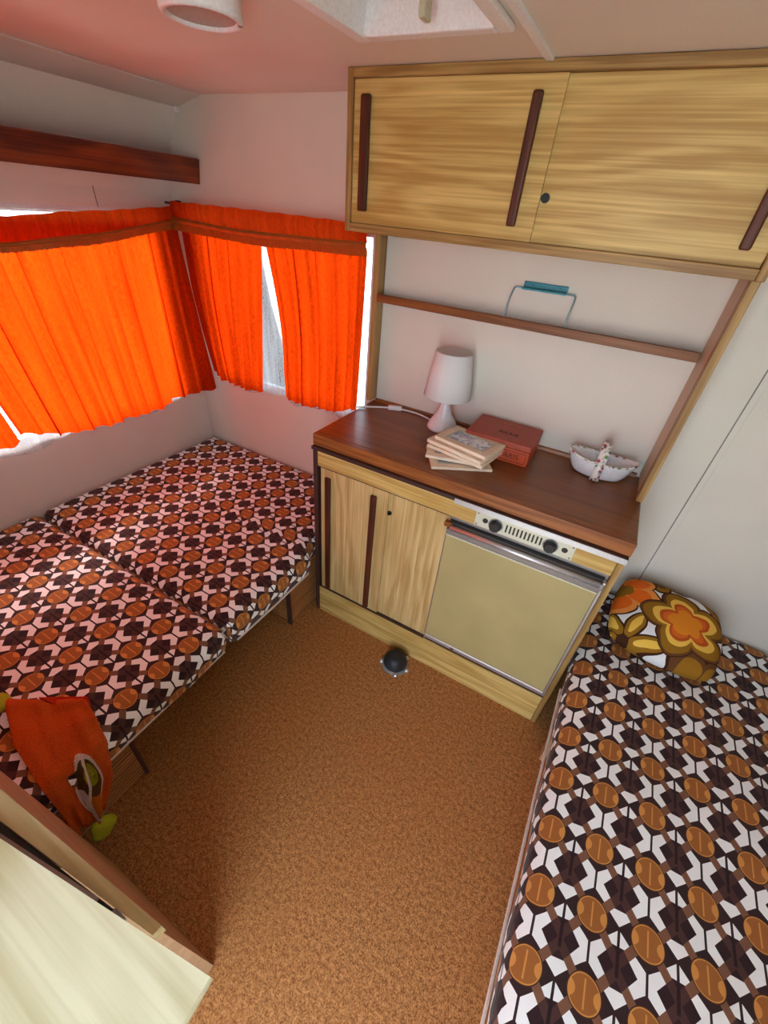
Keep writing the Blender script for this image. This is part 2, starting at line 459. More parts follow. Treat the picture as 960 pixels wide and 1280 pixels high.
# right wall with opening for the added rear window, door wall with doorway
bm = bmesh.new()
for lo, hi in (((XR, YF, 0), (XR+T, 0, WR['z0'])), ((XR, YF, WR['z1']), (XR+T, 0, 1.85)), ((XR, WR['y1'], WR['z0']), (XR+T, 0, WR['z1'])), ((XR, YF, WR['z0']), (XR+T, WR['y0'], WR['z1']))):
    bbox(lo, hi, 0, 2, bm)
struct(finish('wall_right', bm, M['wall']))
bm = bmesh.new()
for lo, hi in (((-.1, YF-T, 0), (DR['x0'], YF, 1.85)), ((DR['x1'], YF-T, 0), (XR+T, YF, 1.85)), ((DR['x0'], YF-T, DR['z1']), (DR['x1'], YF, 1.85))):
    bbox(lo, hi, 0, 2, bm)
struct(finish('wall_front', bm, M['wall']))
# windows
def window(name, plane, a0, a1, z0, z1, pos, label):
    def P(a, d, z): return (a, pos+d, z) if plane == 'y' else (pos+d, a, z)
    def bx(a, b, bmx): 
        lo = [min(p, q) for p, q in zip(a, b)]; hi = [max(p, q) for p, q in zip(a, b)]
        return bbox(lo, hi, 0, 2, bmx)
    bm = bmesh.new(); w = .022
    bx(P(a0, -.012, z0), P(a0+w, .012, z1), bm); bx(P(a1-w, -.012, z0), P(a1, .012, z1), bm)
    bx(P(a0+w, -.012, z0), P(a1-w, .012, z0+w), bm); bx(P(a0+w, -.012, z1-w), P(a1-w, .012, z1), bm)
    fr = struct(finish(name, bm, M['alu']), label)
    finish('pane', bx(P(a0+w, -.002, z0+w), P(a1-w, .002, z1-w), None), M['glass'], fr)
    return fr
window('window_1', 'x', WL['y0'], WL['y1'], WL['z0'], WL['z1'], -.03, 'wide window behind the large orange curtain')
window('window_2', 'y', WB['x0'], WB['x1'], WB['z0'], WB['z1'], .03, 'window behind the pair of short orange curtains')
window('added_rear_window', 'x', WR['y0'], WR['y1'], WR['z0'], WR['z1'], XR+.03, 'unseen rear window added for daylight over the single bed')
# ground outside, made pale to bounce more daylight through the curtains
m = Mat('pale_bounce_ground'); x, y, z = m.coords(); n = m.noise(m.co, 3, 4)
m.color(m.mix(n.ramp(.3, .7), rgb(170, 172, 160), rgb(196, 196, 186))).set(.9)
struct(box('ground', (-25, -25, -.62), (25, 25, -.5), m.m, None, 0))

# ================================================================== ROOF VENT AND CEILING LAMP
rv = thing('roof_vent', ((VX0+VX1)/2, (VY0+VY1)/2, HC), 'white plastic roof vent with a hanging pull handle in the ceiling', 'vent')
def ring_prism(o, i, z0, z1):
    bm = bmesh.new()
    for lo, hi in (((o[0], o[1], z0), (i[0], o[3], z1)), ((i[2], o[1], z0), (o[2], o[3], z1)), ((i[0], o[1], z0), (i[2], i[1], z1)), ((i[0], i[3], z0), (i[2], o[3], z1))):
        bbox(lo, hi, .004, 2, bm)
    return bm
finish('frame', ring_prism((VX0-.03, VY0-.03, VX1+.03, VY1+.03), (VX0, VY0, VX1, VY1), HC-.010, HC), M['white'], rv)
bm = bmesh.new()   # flaring shaft walls
o_ = [(VX0, VY0), (VX1, VY0), (VX1, VY1), (VX0, VY1)]; i_ = [(VX0+.03, VY0+.03), (VX1-.03, VY0+.03), (VX1-.03, VY1-.03), (VX0+.03, VY1-.03)]
A = [bm.verts.new((p[0], p[1], HC-.006)) for p in o_]; B = [bm.verts.new((p[0], p[1], HC+.075)) for p in i_]
for k in range(4): bm.faces.new((A[k], A[(k+1) % 4], B[(k+1) % 4], B[k]))
o = finish('shaft', bm, M['white'], rv); md = o.modifiers.new('thick', 'SOLIDIFY'); md.thickness = .003; md.offset = 1
m = plain('milky_dome', rgb(232, 232, 228), .4, gs=3)
box('lid', (VX0+.02, VY0+.02, HC+.072), (VX1-.02, VY1-.02, HC+.082), m, rv, .003)
box('crossbar', (1.335, VY0+.03, HC+.03), (1.352, VY1-.018, HC+.042), M['white'], rv, .003)
hb = box('pull_handle', (1.337, VY1-.075, HC-.012), (1.349, VY1-.045, HC+.034), plain('yellowed_plastic', rgb(196, 190, 160), .4), rv, .003)
cl = thing('ceiling_lamp', (1.02, -.68, HC), 'round white drum lamp with grey recessed disc on the ceiling', 'lamp')
finish('drum', lathe([(.060, 0), (.066, -.004), (.067, -.036), (.064, -.041), (.058, -.041), (.055, -.036), (.055, -.02)], (1.02, -.68, HC), 48), M['white'], cl, smooth=True)
finish('diffuser', lathe([(0, -.026), (.03, -.028), (.055, -.036)], (1.02, -.68, HC), 48), plain('frosted_grey_disc', rgb(176, 164, 156), .5), cl, smooth=True)
finish('screw', lathe([(0, -.043), (.004, -.042), (.004, -.038)], (1.02+.046, -.68+.040, HC), 10), M['dullmetal'], cl)

# ================================================================== MAHOGANY SHELF OVER THE LEFT WINDOW
sh = thing('wall_shelf', (.1, -.9, 1.51), 'long dark mahogany shelf high on the wall above the wide orange curtain', 'shelf')
finish('fascia', prism([(.170, 1.514), (.181, 1.510), (.196, 1.584), (.184, 1.588)], 'y', YF+.002, -.003), M['mahog'], sh)
finish('board', prism([(.018, 1.520), (.172, 1.516), (.174, 1.526), (.020, 1.530)], 'y', YF+.002, -.003), M['mahog'], sh)

# ================================================================== CURTAINS
def curtain(name, P, top, bot, edge0, edge1, folds, amp, label, mat, seed=0, nu=90, nv=40, group=None, off=0, flare=0.0):
    """P(a, d, z) places along-wall a, depth d; edge0/edge1(v) give the side edges; bot(u) the hem"""
    rnd = random.Random(seed); ph = [rnd.uniform(0, 6.28) for _ in range(4)]; fr = [folds, folds*.53, folds*1.9, folds*.27]
    def fn(u, v):
        a = edge0(v) + (edge1(v)-edge0(v))*u
        z = top(u) + (bot(u)-top(u))*v
        k = .35 + .65*v
        d = amp*k*(math.sin(fr[0]*u*6.28+ph[0]+.7*v) + .6*math.sin(fr[1]*u*6.28+ph[1]-1.1*v) + (.5-.4*v)*math.sin(fr[2]*u*6.28+ph[2]) + .5*math.sin(fr[3]*u*6.28+ph[3]+2*v))
        lam = abs(edge1(v)-edge0(v))/fr[0]
        a += lam*.21*math.cos(fr[0]*u*6.28+ph[0]+.7*v)*(.55+.45*math.sin(fr[3]*u*6.28*1.7+ph[2])) * min(1, 8*u, 8*(1-u))
        if flare: d += flare*v**1.3*max(0, (u-.80)/.20)**1.6
        return P(a, off+d, z)
    w = abs(edge1(.5)-edge0(.5)); h = abs(top(.5)-bot(.5))
    bm = sheet(fn, nu, nv, lambda u, v: (u*w, v*h))
    return tag(finish(name, bm, mat, None, P((edge0(1)+edge1(1))/2, off, bot(.5)), True), label, 'curtain', group)
PL = lambda a, d, z: (.05+d, a, z)
PB = lambda a, d, z: (a, -.05-d, z)
hemL = [(-.87, .735), (-.84, .722), (-.792, .708), (-.705, .672), (-.613, .660), (-.453, .652), (-.302, .650), (-.205, .672), (-.06, .69), (-.03, .715)]
curtain('curtain', PL, lambda u: 1.37, lambda u: lerp_pts(hemL, -.86+.82*u), lambda v: -.93+.07*v**1.5, lambda v: -.045+.0*v, 13, .012,
        'wide orange curtain on the left wall reaching into the corner', M['orange'], 3, 260, 50, 'orange curtains', flare=.072)
curtain('curtain', PL, lambda u: 1.37, lambda u: .69+.01*math.sin(7*u), lambda v: -1.80, lambda v: -.935+.075*v**1.3, 13, .012,
        'orange curtain at the far left edge beside the wide one', M['orange'], 5, 240, 40, 'orange curtains')
hemB1 = [(.15, .79), (.20, .768), (.262, .756), (.364, .752), (.449, .760)]
curtain('curtain', PB, lambda u: 1.375, lambda u: lerp_pts(hemB1, .15+.30*u), lambda v: .088+.060*max(0, (v-.35)/.65)**1.4, lambda v: .522-.072*v, 8, .009,
        'short orange curtain nearest the corner on the back wall, left of the white gap', M['orange'], 11, 140, 40, 'orange curtains')
hemB2 = [(.56, .766), (.696, .763), (.846, .776), (.966, .815)]
curtain('curtain', PB, lambda u: 1.375, lambda u: lerp_pts(hemB2, .56+.41*u), lambda v: .532+.055*math.sin(min(1, v*1.25)*PI*.62), lambda v: .982-.016*v, 9, .009,
        'short orange curtain beside the kitchen, right of the white gap', M['orange'], 17, 160, 40, 'orange curtains')
# white nets behind
def net(P, a0, a1, z0, z1, label, seed):
    rnd = random.Random(seed); p = rnd.uniform(0, 6)
    def fn(u, v):
        a = a0+(a1-a0)*u
        return P(a, -.032 + .004*math.sin(u*60+p), z1+(z0-z1)*v + (.012*math.sin(u*19+p)+.008*math.sin(u*41) if v > .98 else 0))
    bm = sheet(fn, 160, 12, lambda u, v: (u*(a1-a0), v))
    return tag(finish('net_curtain', bm, M['net'], None, P((a0+a1)/2, -.028, z0), True), label, 'net curtain', 'white net curtains')
net(PL, -1.74, -.10, .650, 1.40, 'thin white net curtain behind the wide orange curtain on the left wall', 1)
net(PB, .13, .98, .748, 1.40, 'thin white net curtain showing in the gap between the short orange curtains', 2)
# pelmets: valance, braid, fringe
def pelmet(P, a0, a1, top, band, bot, label, seed, n):
    c = thing('pelmet', P((a0+a1)/2, .015, bot(.5)), label, 'pelmet', 'orange pelmets')
    rnd = random.Random(seed); p = rnd.uniform(0, 6)
    w = abs(a1-a0)
    def puff(u, v): return .028 + .006*math.sin(v*PI) + .0025*math.sin(u*w*95+p) + .0015*math.sin(u*w*41+2*p)
    bm = sheet(lambda u, v: P(a0+(a1-a0)*u, puff(u, v), top(u)+(band(u)-top(u))*v + (.001*math.sin(u*w*60) if v < .05 else 0)), n, 10, lambda u, v: (u*w, v*.06))
    finish('valance', bm, M['valance'], c, smooth=True)
    bm = sheet(lambda u, v: P(a0+(a1-a0)*u, .032+.004*math.sin(v*PI)+.0015*math.sin(u*w*95+p), band(u)+(bot(u)-band(u))*(v*.5-.02)), n, 6)
    o = finish('braid', bm, M['trim'], c, smooth=True)
    bm = bmesh.new(); k = int(w/.0045)
    for i in range(k):
        u = (i+.5)/k; z1 = band(u)+(bot(u)-band(u))*.44; z0 = bot(u) - rnd.uniform(0, .004); j = rnd.uniform(-.001, .001)
        a = a0+(a1-a0)*u; h = .0019
        lo = P(a-h, .029, z0); hi = P(a+h+j, .0335, z1)
        bbox([min(q, r) for q, r in zip(lo, hi)], [max(q, r) for q, r in zip(lo, hi)], 0, 2, bm)
    o = finish('fringe', bm, M['trim'], c); o['kind'] = 'stuff'
    return c
ptL = [(-1.8, 1.375), (-.666, 1.381), (-.423, 1.403), (-.034, 1.432)]
pbL = [(-1.8, 1.306), (-.692, 1.314), (-.446, 1.336), (-.052, 1.388)]
pfL = [(-1.8, 1.28), (-.702, 1.289), (-.457, 1.304), (-.06, 1.359)]
aL = lambda u: -1.78 + 1.735*u
pelmet(PL, -1.78, -.045, lambda u: lerp_pts(ptL, aL(u)), lambda u: lerp_pts(pbL, aL(u)), lambda u: lerp_pts(pfL, aL(u)), 'sagging orange pelmet with fringed braid over the wide left curtain', 4, 260)
ptB = [(.09, 1.449), (.5, 1.450), (.895, 1.448), (1.0, 1.432)]
pbB = [(.09, 1.398), (.428, 1.386), (.8, 1.392), (1.0, 1.399)]
pfB = [(.09, 1.355), (.541, 1.346), (.8, 1.356), (1.0, 1.361)]
aB = lambda u: .085 + .915*u
pelmet(PB, .085, 1.0, lambda u: lerp_pts(ptB, aB(u)), lambda u: lerp_pts(pbB, aB(u)), lambda u: lerp_pts(pfB, aB(u)), 'orange pelmet with shiny fringed braid on the back wall beside the cupboard', 9, 160)
cr = thing('curtain_bracket', (.06, -.03, 1.43), 'small dark metal curtain rail bracket in the corner', 'bracket')
box('arm', (.001, -.040, 1.437), (.075, -.030, 1.445), M['black'], cr, .002)
box('hook', (.070, -.048, 1.428), (.086, -.026, 1.452), M['black'], cr, .003)

# ================================================================== OVERHEAD CUPBOARD
KX0, KX1, KY, KZ = 1.010, 2.026, -.227, 1.430
oc = thing('overhead_cupboard', ((KX0+KX1)/2, -.11, KZ), 'oak laminate wall cupboard with sliding doors under the ceiling', 'cupboard')
box('top_rail', (KX0+.0172, KY, 1.741), (KX1-.0172, KY+.03, HC-.001), M['oaktrim'], oc)
box('bottom_panel', (KX0+.0172, KY, KZ), (KX1-.0172, -.001, KZ+.021), M['oaktrim'], oc)
box('side_panel', (KX0, KY, KZ), (KX0+.017, -.001, HC-.001), M['oaktrimz'], oc)
box('side_panel', (KX1-.017, KY+.0005, KZ), (KX1, -.001, HC-.001), M['oaktrimz'], oc)
def bar(lo, hi): return bbox(lo, hi, .005, 3)
d = box('sliding_door', (KX0+.018, KY+.006, 1.4515), (1.541, KY+.012, 1.7405), M['oak'], oc, .001)
finish('handle', bar((1.053, KY-.008, 1.479), (1.080, KY+.0065, 1.713)), M['handle'], d)
finish('handle', bar((1.477, KY-.008, 1.479), (1.499, KY+.0065, 1.714)), M['handle'], d)
d = box('sliding_door', (1.532, KY+.014, 1.4515), (KX1-.018, KY+.020, 1.7405), M['oak'], oc, .001)
finish('handle', bar((1.956, KY-.001, 1.479), (1.977, KY+.0145, 1.714)), M['handle'], d)
bm = lathe([(0, -.0005), (.0095, -.0005), (.0095, .006)], (0, 0, 0), 24); bmesh.ops.rotate(bm, verts=bm.verts, matrix=Matrix.Rotation(PI/2, 3, 'X')); bmesh.ops.translate(bm, verts=bm.verts, vec=(1.552, KY+.0132, 1.538))
finish('finger_hole', bm, M['black'], d)
# uprights standing on the worktop that carry it
box('upright', (KX0, -.05, .872), (KX0+.020, -.001, KZ), M['oaktrimz'], oc)
box('upright', (KX1-.018, -.198, .872), (KX1, -.176, KZ), M['oaktrimz'], oc)
box('upright_panel', (KX1-.014, -.1755, .872), (KX1-.001, -.001, KZ), plain('beige_vinyl', rgb(206, 184, 154), .5), oc, 0)
box('dark_bead', (KX1-.0175, -.1755, .872), (KX1-.0145, -.163, KZ), M['shelfwood'], oc, 0)
ws = thing('shelf_rail', (1.52, -.03, 1.23), 'narrow brown wooden shelf rail on the wall above the worktop', 'shelf')
box('board', (KX0+.0205, -.048, 1.232), (KX1-.0205, -.001, 1.247), M['shelfwood'], ws, .002)
box('front_lip', (KX0+.0205, -.054, 1.229), (KX1-.0205, -.0485, 1.254), M['shelfwood'], ws, .002)

# ================================================================== KITCHEN CABINET, WORKTOP
CX0, CX1, CY = 1.024, 2.024, -.412
H = .86
kc = thing('kitchen_cabinet', (1.52, -.2, 0), 'low oak laminate kitchen cabinet with sliding doors around the refrigerator', 'cabinet')
box('side_panel', (CX0, CY-.002, 0), (CX0+.018, -.001, .806), M['darkedge'], kc)
box('side_panel', (CX1-.016, CY-.003, 0), (CX1, -.001, .806), M['oaktrimz'], kc)
box('plinth', (CX0+.0185, CY, 0), (CX1-.0165, CY+.016, .148), M['oak'], kc)
box('top_rail', (CX0+.0185, CY, .747), (CX1-.0165, CY+.016, .805), M['oak'], kc)
box('lower_track', (CX0+.0185, CY-.0005, .1482), (1.545, CY+.03, .153), M['darkedge'], kc, 0)
box('upper_track', (CX0+.0185, CY+.004, .742), (1.545, CY+.03, .7465), M['darkedge'], kc, 0)
box('back_panel', (CX0+.0185, -.02, .0), (CX1-.0165, -.001, .80), M['oak'], kc, 0)
d = box('sliding_door', (1.052, CY+.005, .1535), (1.327, CY+.011, .7415), M['oakz'], kc, .001)
finish('handle', bar((1.074, CY-.006, .160), (1.098, CY+.0055, .712)), M['handle'], d)
finish('handle', bar((1.262, CY-.006, .162), (1.286, CY+.0055, .712)), M['handle'], d)
d = box('sliding_door', (1.320, CY+.013, .1535), (1.543, CY+.019, .7415), M['oakz'], kc, .001)
bm = lathe([(0, -.0005), (.008, -.0005), (.008, .004)], (0, 0, 0), 20); bmesh.ops.rotate(bm, verts=bm.verts, matrix=Matrix.Rotation(PI/2, 3, 'X')); bmesh.ops.translate(bm, verts=bm.verts, vec=(1.334, CY+.0122, .659))
finish('finger_hole', bm, M['black'], d)
box('divider', (1.5435, CY+.001, .1485), (1.546, -.03, .7465), M['oakz'], kc, 0)
box('edge_strip', (CX0-.004, CY-.005, .8065), (CX1+.001, CY+.02, .8185), M['darkedge'], kc, .001)
wt = thing('worktop', (1.52, -.2, .82), 'red-brown walnut laminate worktop with a raised back strip', 'worktop')
box('slab', (1.018, -.382, .819), (2.028, -.001, H), M['walnut'], wt, .003)
box('front_edge', (1.018, -.404, .8195), (2.028, -.3825, H-.0005), M['walnutedge'], wt, .0015)
finish('back_strip', prism([(-.0015, H+.0005), (-.016, H+.0005), (-.013, H+.010), (-.0015, H+.011)], 'x', 1.031, 2.005), M['walnutedge'], wt)

# ================================================================== REFRIGERATOR
FX0, FX1 = 1.5465, 2.007
rf = thing('refrigerator', (1.77, -.2, .15), 'built-in beige refrigerator with aluminium trim and a black-knobbed control plate', 'refrigerator')
box('body', (FX0, CY+.006, .1505), (FX1, -.04, .745), M['dullmetal'], rf)
d = box('door', (FX0+.002, CY-.014, .200), (FX1-.010, CY+.0055, .688), M['beige'], rf, .002)
box('top_trim', (FX0+.002, CY-.013, .6885), (FX1-.010, CY+.0055, .706), M['dullmetal'], rf, .001)
box('white_bead', (FX0+.002, CY-.0155, .684), (FX1-.010, CY-.0135, .689), M['plate'], d, .0005)
bm = tube([(FX0+.010, CY-.018, .719), (FX1-.014, CY-.018, .719)], .0085, 12)
h = finish('handle_rail', bm, M['chrome'], rf, smooth=True)
box('shadow_gap', (FX0+.004, CY-.002, .7285), (FX1-.008, CY+.004, .7345), M['black'], rf, 0)
box('shadow_gap', (FX0+.004, CY-.010, .7065), (FX1-.008, CY+.004, .7105), M['black'], rf, 0)
box('bottom_trim', (FX0, CY-.015, .178), (FX1-.008, CY+.0055, .1985), M['chrome'], rf, .003)
box('kick_gap', (FX0, CY-.001, .155), (FX1, CY+.0055, .177), M['black'], rf, 0)
box('side_trim', (FX1-.0095, CY-.015, .178), (FX1-.0015, CY+.0055, .728), M['chrome'], rf, .002)
box('side_trim', (FX0-.001, CY-.012, .20), (FX0+.0018, CY+.0055, .706), M['dullmetal'], rf, 0)
box('hinge', (FX0-.012, CY-.014, .712), (FX0+.012, CY+.004, .730), plain('tarnished_brass', rgb(150, 92, 40), .4, .6), rf, .003)
box('hinge', (FX1-.024, CY-.019, .702), (FX1-.003, CY+.002, .722), M['dullmetal'], rf, .003)
box('latch_mark', (1.655, CY-.0165, .184), (1.668, CY-.0145, .192), plain('rust_spot', rgb(120, 70, 40), .6), rf, 0)
box('upper_strip', (1.55, CY-.008, .8005), (CX1+.001, CY-.0055, .8175), M['chrome'], rf, .0005)
cp = box('control_plate', (1.621, CY-.003, .750), (1.904, CY-.0002, .8), M['plate'], rf, .001)
def dial(c, prof, n, mat, name, par):
    bm = lathe(prof, (0, 0, 0), n); bmesh.ops.rotate(bm, verts=bm.verts, matrix=Matrix.Rotation(PI/2, 3, 'X')); bmesh.ops.translate(bm, verts=bm.verts, vec=c)
    return finish(name, bm, mat, par)
yk = CY-.003
for xk in (1.684, 1.841):
    k = dial((xk, yk, .7745), [(.019, 0), (.019, .003), (.0165, .004), (.0165, .016), (.014, .018), (0, .018)], 8, M['black'], 'knob', cp)
    dial((xk, yk, .7745), [(.022, 0), (.022, .0008), (.018, .0008)], 24, M['dullmetal'], 'dial_ring', cp)
for xk in (1.652, 1.879):
    dial((xk, yk, .7765), [(.0082, 0), (.0082, .0012), (0, .0012)], 16, M['black'], 'socket', cp)
for i in range(10):
    xs = 1.7155 + i*.0109
    box('vent_slot', (xs-.0024, yk-.0009, .763), (xs+.0024, yk+.0005, .789), M['black'], cp, 0)
for xs in (1.628, 1.897):
    for zs in (.756, .794): dial((xs, yk, zs), [(.003, 0), (.003, .001), (0, .0015)], 8, M['dullmetal'], 'screw', cp)

# ================================================================== BEDS
def cushion(name, x0, x1, y0, y1, top, th, uvfn, label, cat, group=None, bow=.006, seed=0, rc=.03, parent=None, R_=.032, n=56, tuck=False):
    rnd = random.Random(seed); p = [rnd.uniform(0, 6) for _ in range(6)]
    def prof(s, L):
        """unrolled coordinate -> (position, drop)"""
        def one(e):              # e = distance past the start of the rounding
            arc = R_*PI/2
            if e <= 0: return 0, 0
            if e < arc: a = e/R_; return R_*math.sin(a), R_*(1-math.cos(a))
            return R_, R_ + (e-arc)
        lo, hi = R_, L-R_
        if s < lo: q, d = one(lo-s); return lo-q, d
        if s > hi: q, d = one(s-hi); return hi+q, d
        return s, 0
    LX, LY = x1-x0, y1-y0; ext = th - R_ + R_*(PI/2-1)
    def axis(L):
        a = [-ext + (ext+R_)*k/8 for k in range(8)]
        m_ = max(8, int((L-2*R_)/.025)); b = [R_ + (L-2*R_)*k/m_ for k in range(m_)]
        c = [L-R_ + (ext+R_)*k/8 for k in range(9)]
        return a+b+c
    ax, ay = axis(LX), axis(LY)
    bm = bmesh.new(); uvl = bm.loops.layers.uv.verify(); g = []
    for s in ax:
        row = []
        for t in ay:
            px, dx = prof(s, LX); py, dy = prof(t, LY)
            dd = max(dx, dy)
            cx = min(px, LX-px); cy = min(py, LY-py)
            if cx < rc and cy < rc:      # rounded plan corners
                vx, vy = rc-cx, rc-cy; r = math.hypot(vx, vy)
                if r > rc and r > 0:
                    k = max(vx, vy)/r
                    nx, ny = vx*k, vy*k
                    px += (vx-nx)*(1 if px < LX/2 else -1); py += (vy-ny)*(1 if py < LY/2 else -1)
            fx, fy = px/LX, py/LY
            z = top - dd
            edge = (4*fx*(1-fx)*4*fy*(1-fy))**.4 if 0 < fx < 1 and 0 < fy < 1 else 0
            if dd < .02:
                z += bow*edge + .0022*edge*(math.sin(px*23+p[0]+py*9)+math.sin(py*17+p[1]-px*7)) - bow
            bul = .010*math.sin(min(1, dd/th)*PI)
            if dx > 0 and dx >= dy: px += bul*(-1 if px < LX/2 else 1)*.8 + .003*math.sin(py*21+p[2])*min(1, dd/th)
            if dy > 0 and dy >= dx: py += bul*(-1 if py < LY/2 else 1)*.5
            if tuck:
                k = min(1, max(0, (y0+py+.50)/.07)); px *= 1 - .041*k*k*(3-2*k)
            row.append((bm.verts.new((x0+px, y0+py, z)), (x0+s, y0+t)))
        g.append(row)
    for i in range(len(ax)-1):
        for j in range(len(ay)-1):
            q = (g[i][j], g[i+1][j], g[i+1][j+1], g[i][j+1])
            f = bm.faces.new([a[0] for a in q])
            for l, a in zip(f.loops, q): l[uvl].uv = uvfn(*a[1])
    # underside
    rim = [g[i][0] for i in range(len(ax))] + [g[-1][j] for j in range(1, len(ay))] + [g[i][-1] for i in range(len(ax)-2, -1, -1)] + [g[0][j] for j in range(len(ay)-2, 0, -1)]
    f = bm.faces.new([a[0] for a in rim])
    for l, a in zip(f.loops, rim): l[uvl].uv = uvfn(*a[1])
    t = thing(name, ((x0+x1)/2, (y0+y1)/2, top-th), label, cat, group)
    c = finish('cover', bm, M['fabric'], t, smooth=True)
    return t

# left double bed: two printed cushions over two benches
XF = 1.052
def uv_a(x, y): return (y - (-.743) + .0995*20, x - .954 + .12*20 + .0)
def uv_b(x, y): return (y - (-1.01) + .0995*30, x - .894 + .12*20)
ca = cushion('bed_cushion', .016, XF, -.896, -.003, .402, .105, uv_a, 'brown and white geometric print cushion of the left bed against the back wall', 'cushion', 'left bed cushions', seed=2, tuck=True)
cb = cushion('bed_cushion', .016, XF+.006, -1.94, -.912, .402, .105, uv_b, 'brown and white geometric print cushion of the left bed, under the orange towel', 'cushion', 'left bed cushions', seed=3)
for c, ya, yb in ((ca, -.875, -.50), (cb, -1.92, -.93)):
    finish('piping', tube([(XF+.004, ya, .302), (XF+.006, (ya+yb)/2, .300), (XF+.004, yb, .302)], .004, 6), M['piping'], c)

def bench(y0, y1, label, near):
    t = thing('bench', (.5, (y0+y1)/2, 0), label, 'bench', 'benches under the left bed')
    box('seat_board', (.004, y0, .272), (1.0, y1, .292), M['rib'], t)
    def ridged(name, P, a0, a1):
        pr = []; k = 17; z0, z1 = .004, .270
        for i in range(k):
            za = z0+(z1-z0)*i/k; zb = z0+(z1-z0)*(i+1)/k
            pr += [(.0012, za), (.0012, za+.0062), (.004, za+.0066), (.004, zb-.0004)]
        poly = [(-.012, z0)] + pr + [(-.012, z1)]
        bm = bmesh.new()
        A = [bm.verts.new(P(d, a0, z)) for d, z in poly]; B = [bm.verts.new(P(d, a1, z)) for d, z in poly]
        n = len(poly); bm.faces.new(A); bm.faces.new(B)
        for i in range(n): bm.faces.new((A[i], A[(i+1) % n], B[(i+1) % n], B[i]))
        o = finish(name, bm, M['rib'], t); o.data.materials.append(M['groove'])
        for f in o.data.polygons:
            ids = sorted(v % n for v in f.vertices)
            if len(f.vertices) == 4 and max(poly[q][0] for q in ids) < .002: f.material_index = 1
        return o
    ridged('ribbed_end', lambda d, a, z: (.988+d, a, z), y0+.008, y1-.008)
    yin = y0 if not near else y1
    sg = -1 if not near else 1
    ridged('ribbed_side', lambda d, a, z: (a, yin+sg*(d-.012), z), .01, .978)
    box('corner_trim', (.976, min(yin, yin-sg*.012), .0), (.998, max(yin, yin-sg*.012), .271), M['darkedge'], t, .003)
    return t
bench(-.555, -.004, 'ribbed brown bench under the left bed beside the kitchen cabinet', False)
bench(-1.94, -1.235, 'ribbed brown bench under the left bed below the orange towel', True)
tag(box('bed_board', (.01, -1.232, .272), (.985, -.558, .291), M['rib'], None, .002, (.5, -.9, .272)), 'brown board bridging the gap between the two left benches', 'board')

# right single bed
def fx(x): return lerp_pts([(1.9, -.69), (2.06, -.669), (2.16, -.653), (2.26, -.644), (2.36, -.640), (2.46, -.634), (2.7, -.62)], x)
def uv_r(x, y): return (x - 2.06 + .0995*20, y - fx(x) + .12*40)
cc = cushion('bed_cushion', 2.040, 2.620, -1.42, -.004, .402, .12, uv_r, 'long brown and white geometric print mattress of the single bed at the right', 'mattress', seed=5, rc=.06)
finish('piping', tube([(2.034, -1.39, .284), (2.032, -.8, .282), (2.034, -.45, .284)], .004, 6), M['piping'], cc)
rb = thing('bench', (2.35, -1.2, 0), 'dark brown bench under the single bed at the right', 'bench')
box('front_panel', (2.085, -1.41, 0), (2.100, -.50, .278), M['rib'], rb)
box('end_panel', (2.1005, -.515, 0), (2.622, -.50, .278), M['rib'], rb)
box('top_board', (2.1005, -1.41, .262), (2.622, -.5155, .280), M['rib'], rb)
box('corner_post', (2.066, -.535, 0), (2.0845, -.49, .25), M['facepanel'], rb)

# ================================================================== PILLOW
def pillow(c, hx, hy, th, tilt, yaw):
    bm = bmesh.new(); uvl = bm.loops.layers.uv.verify(); n = 36
    rot = Matrix.Rotation(yaw, 3, 'Z') @ Matrix.Rotation(tilt, 3, 'X')
    for side in (1, -1):
        g = []
        for i in range(n+1):
            row = []
            for j in range(n+1):
                a = math.sin((i/n-.5)*PI); b = math.sin((j/n-.5)*PI)
                k = 1 - .15*(a*a*b*b) 
                px = a*hx*(k - .045*(1-b*b)*0); py = b*hy*k
                px *= 1-.05*(1-a*a)*0
                w = max(0, (1-abs(a)**2.6)*(1-abs(b)**2.6))**.5
                z = side*th*w*(1+.06*math.sin(5*a+1)*math.cos(4*b))
                row.append((bm.verts.new(Vector(c) + rot @ Vector((px, py, z))), (a*.5, b*.5)))
            g.append(row)
        for i in range(n):
            for j in range(n):
                q = (g[i][j], g[i+1][j], g[i+1][j+1], g[i][j+1]); q = q if side > 0 else q[::-1]
                f = bm.faces.new([v[0] for v in q])
                for l, v in zip(f.loops, q): l[uvl].uv = v[1]
    bmesh.ops.remove_doubles(bm, verts=bm.verts, dist=1e-5)
    return bm
pl = thing('pillow', (2.255, -.18, .41), 'square pillow with orange, yellow and brown flowers on the single bed', 'pillow')
finish('cover', pillow((2.252, -.185, .474), .158, .150, .060, .20, -.06), M['floral'], pl, smooth=True)

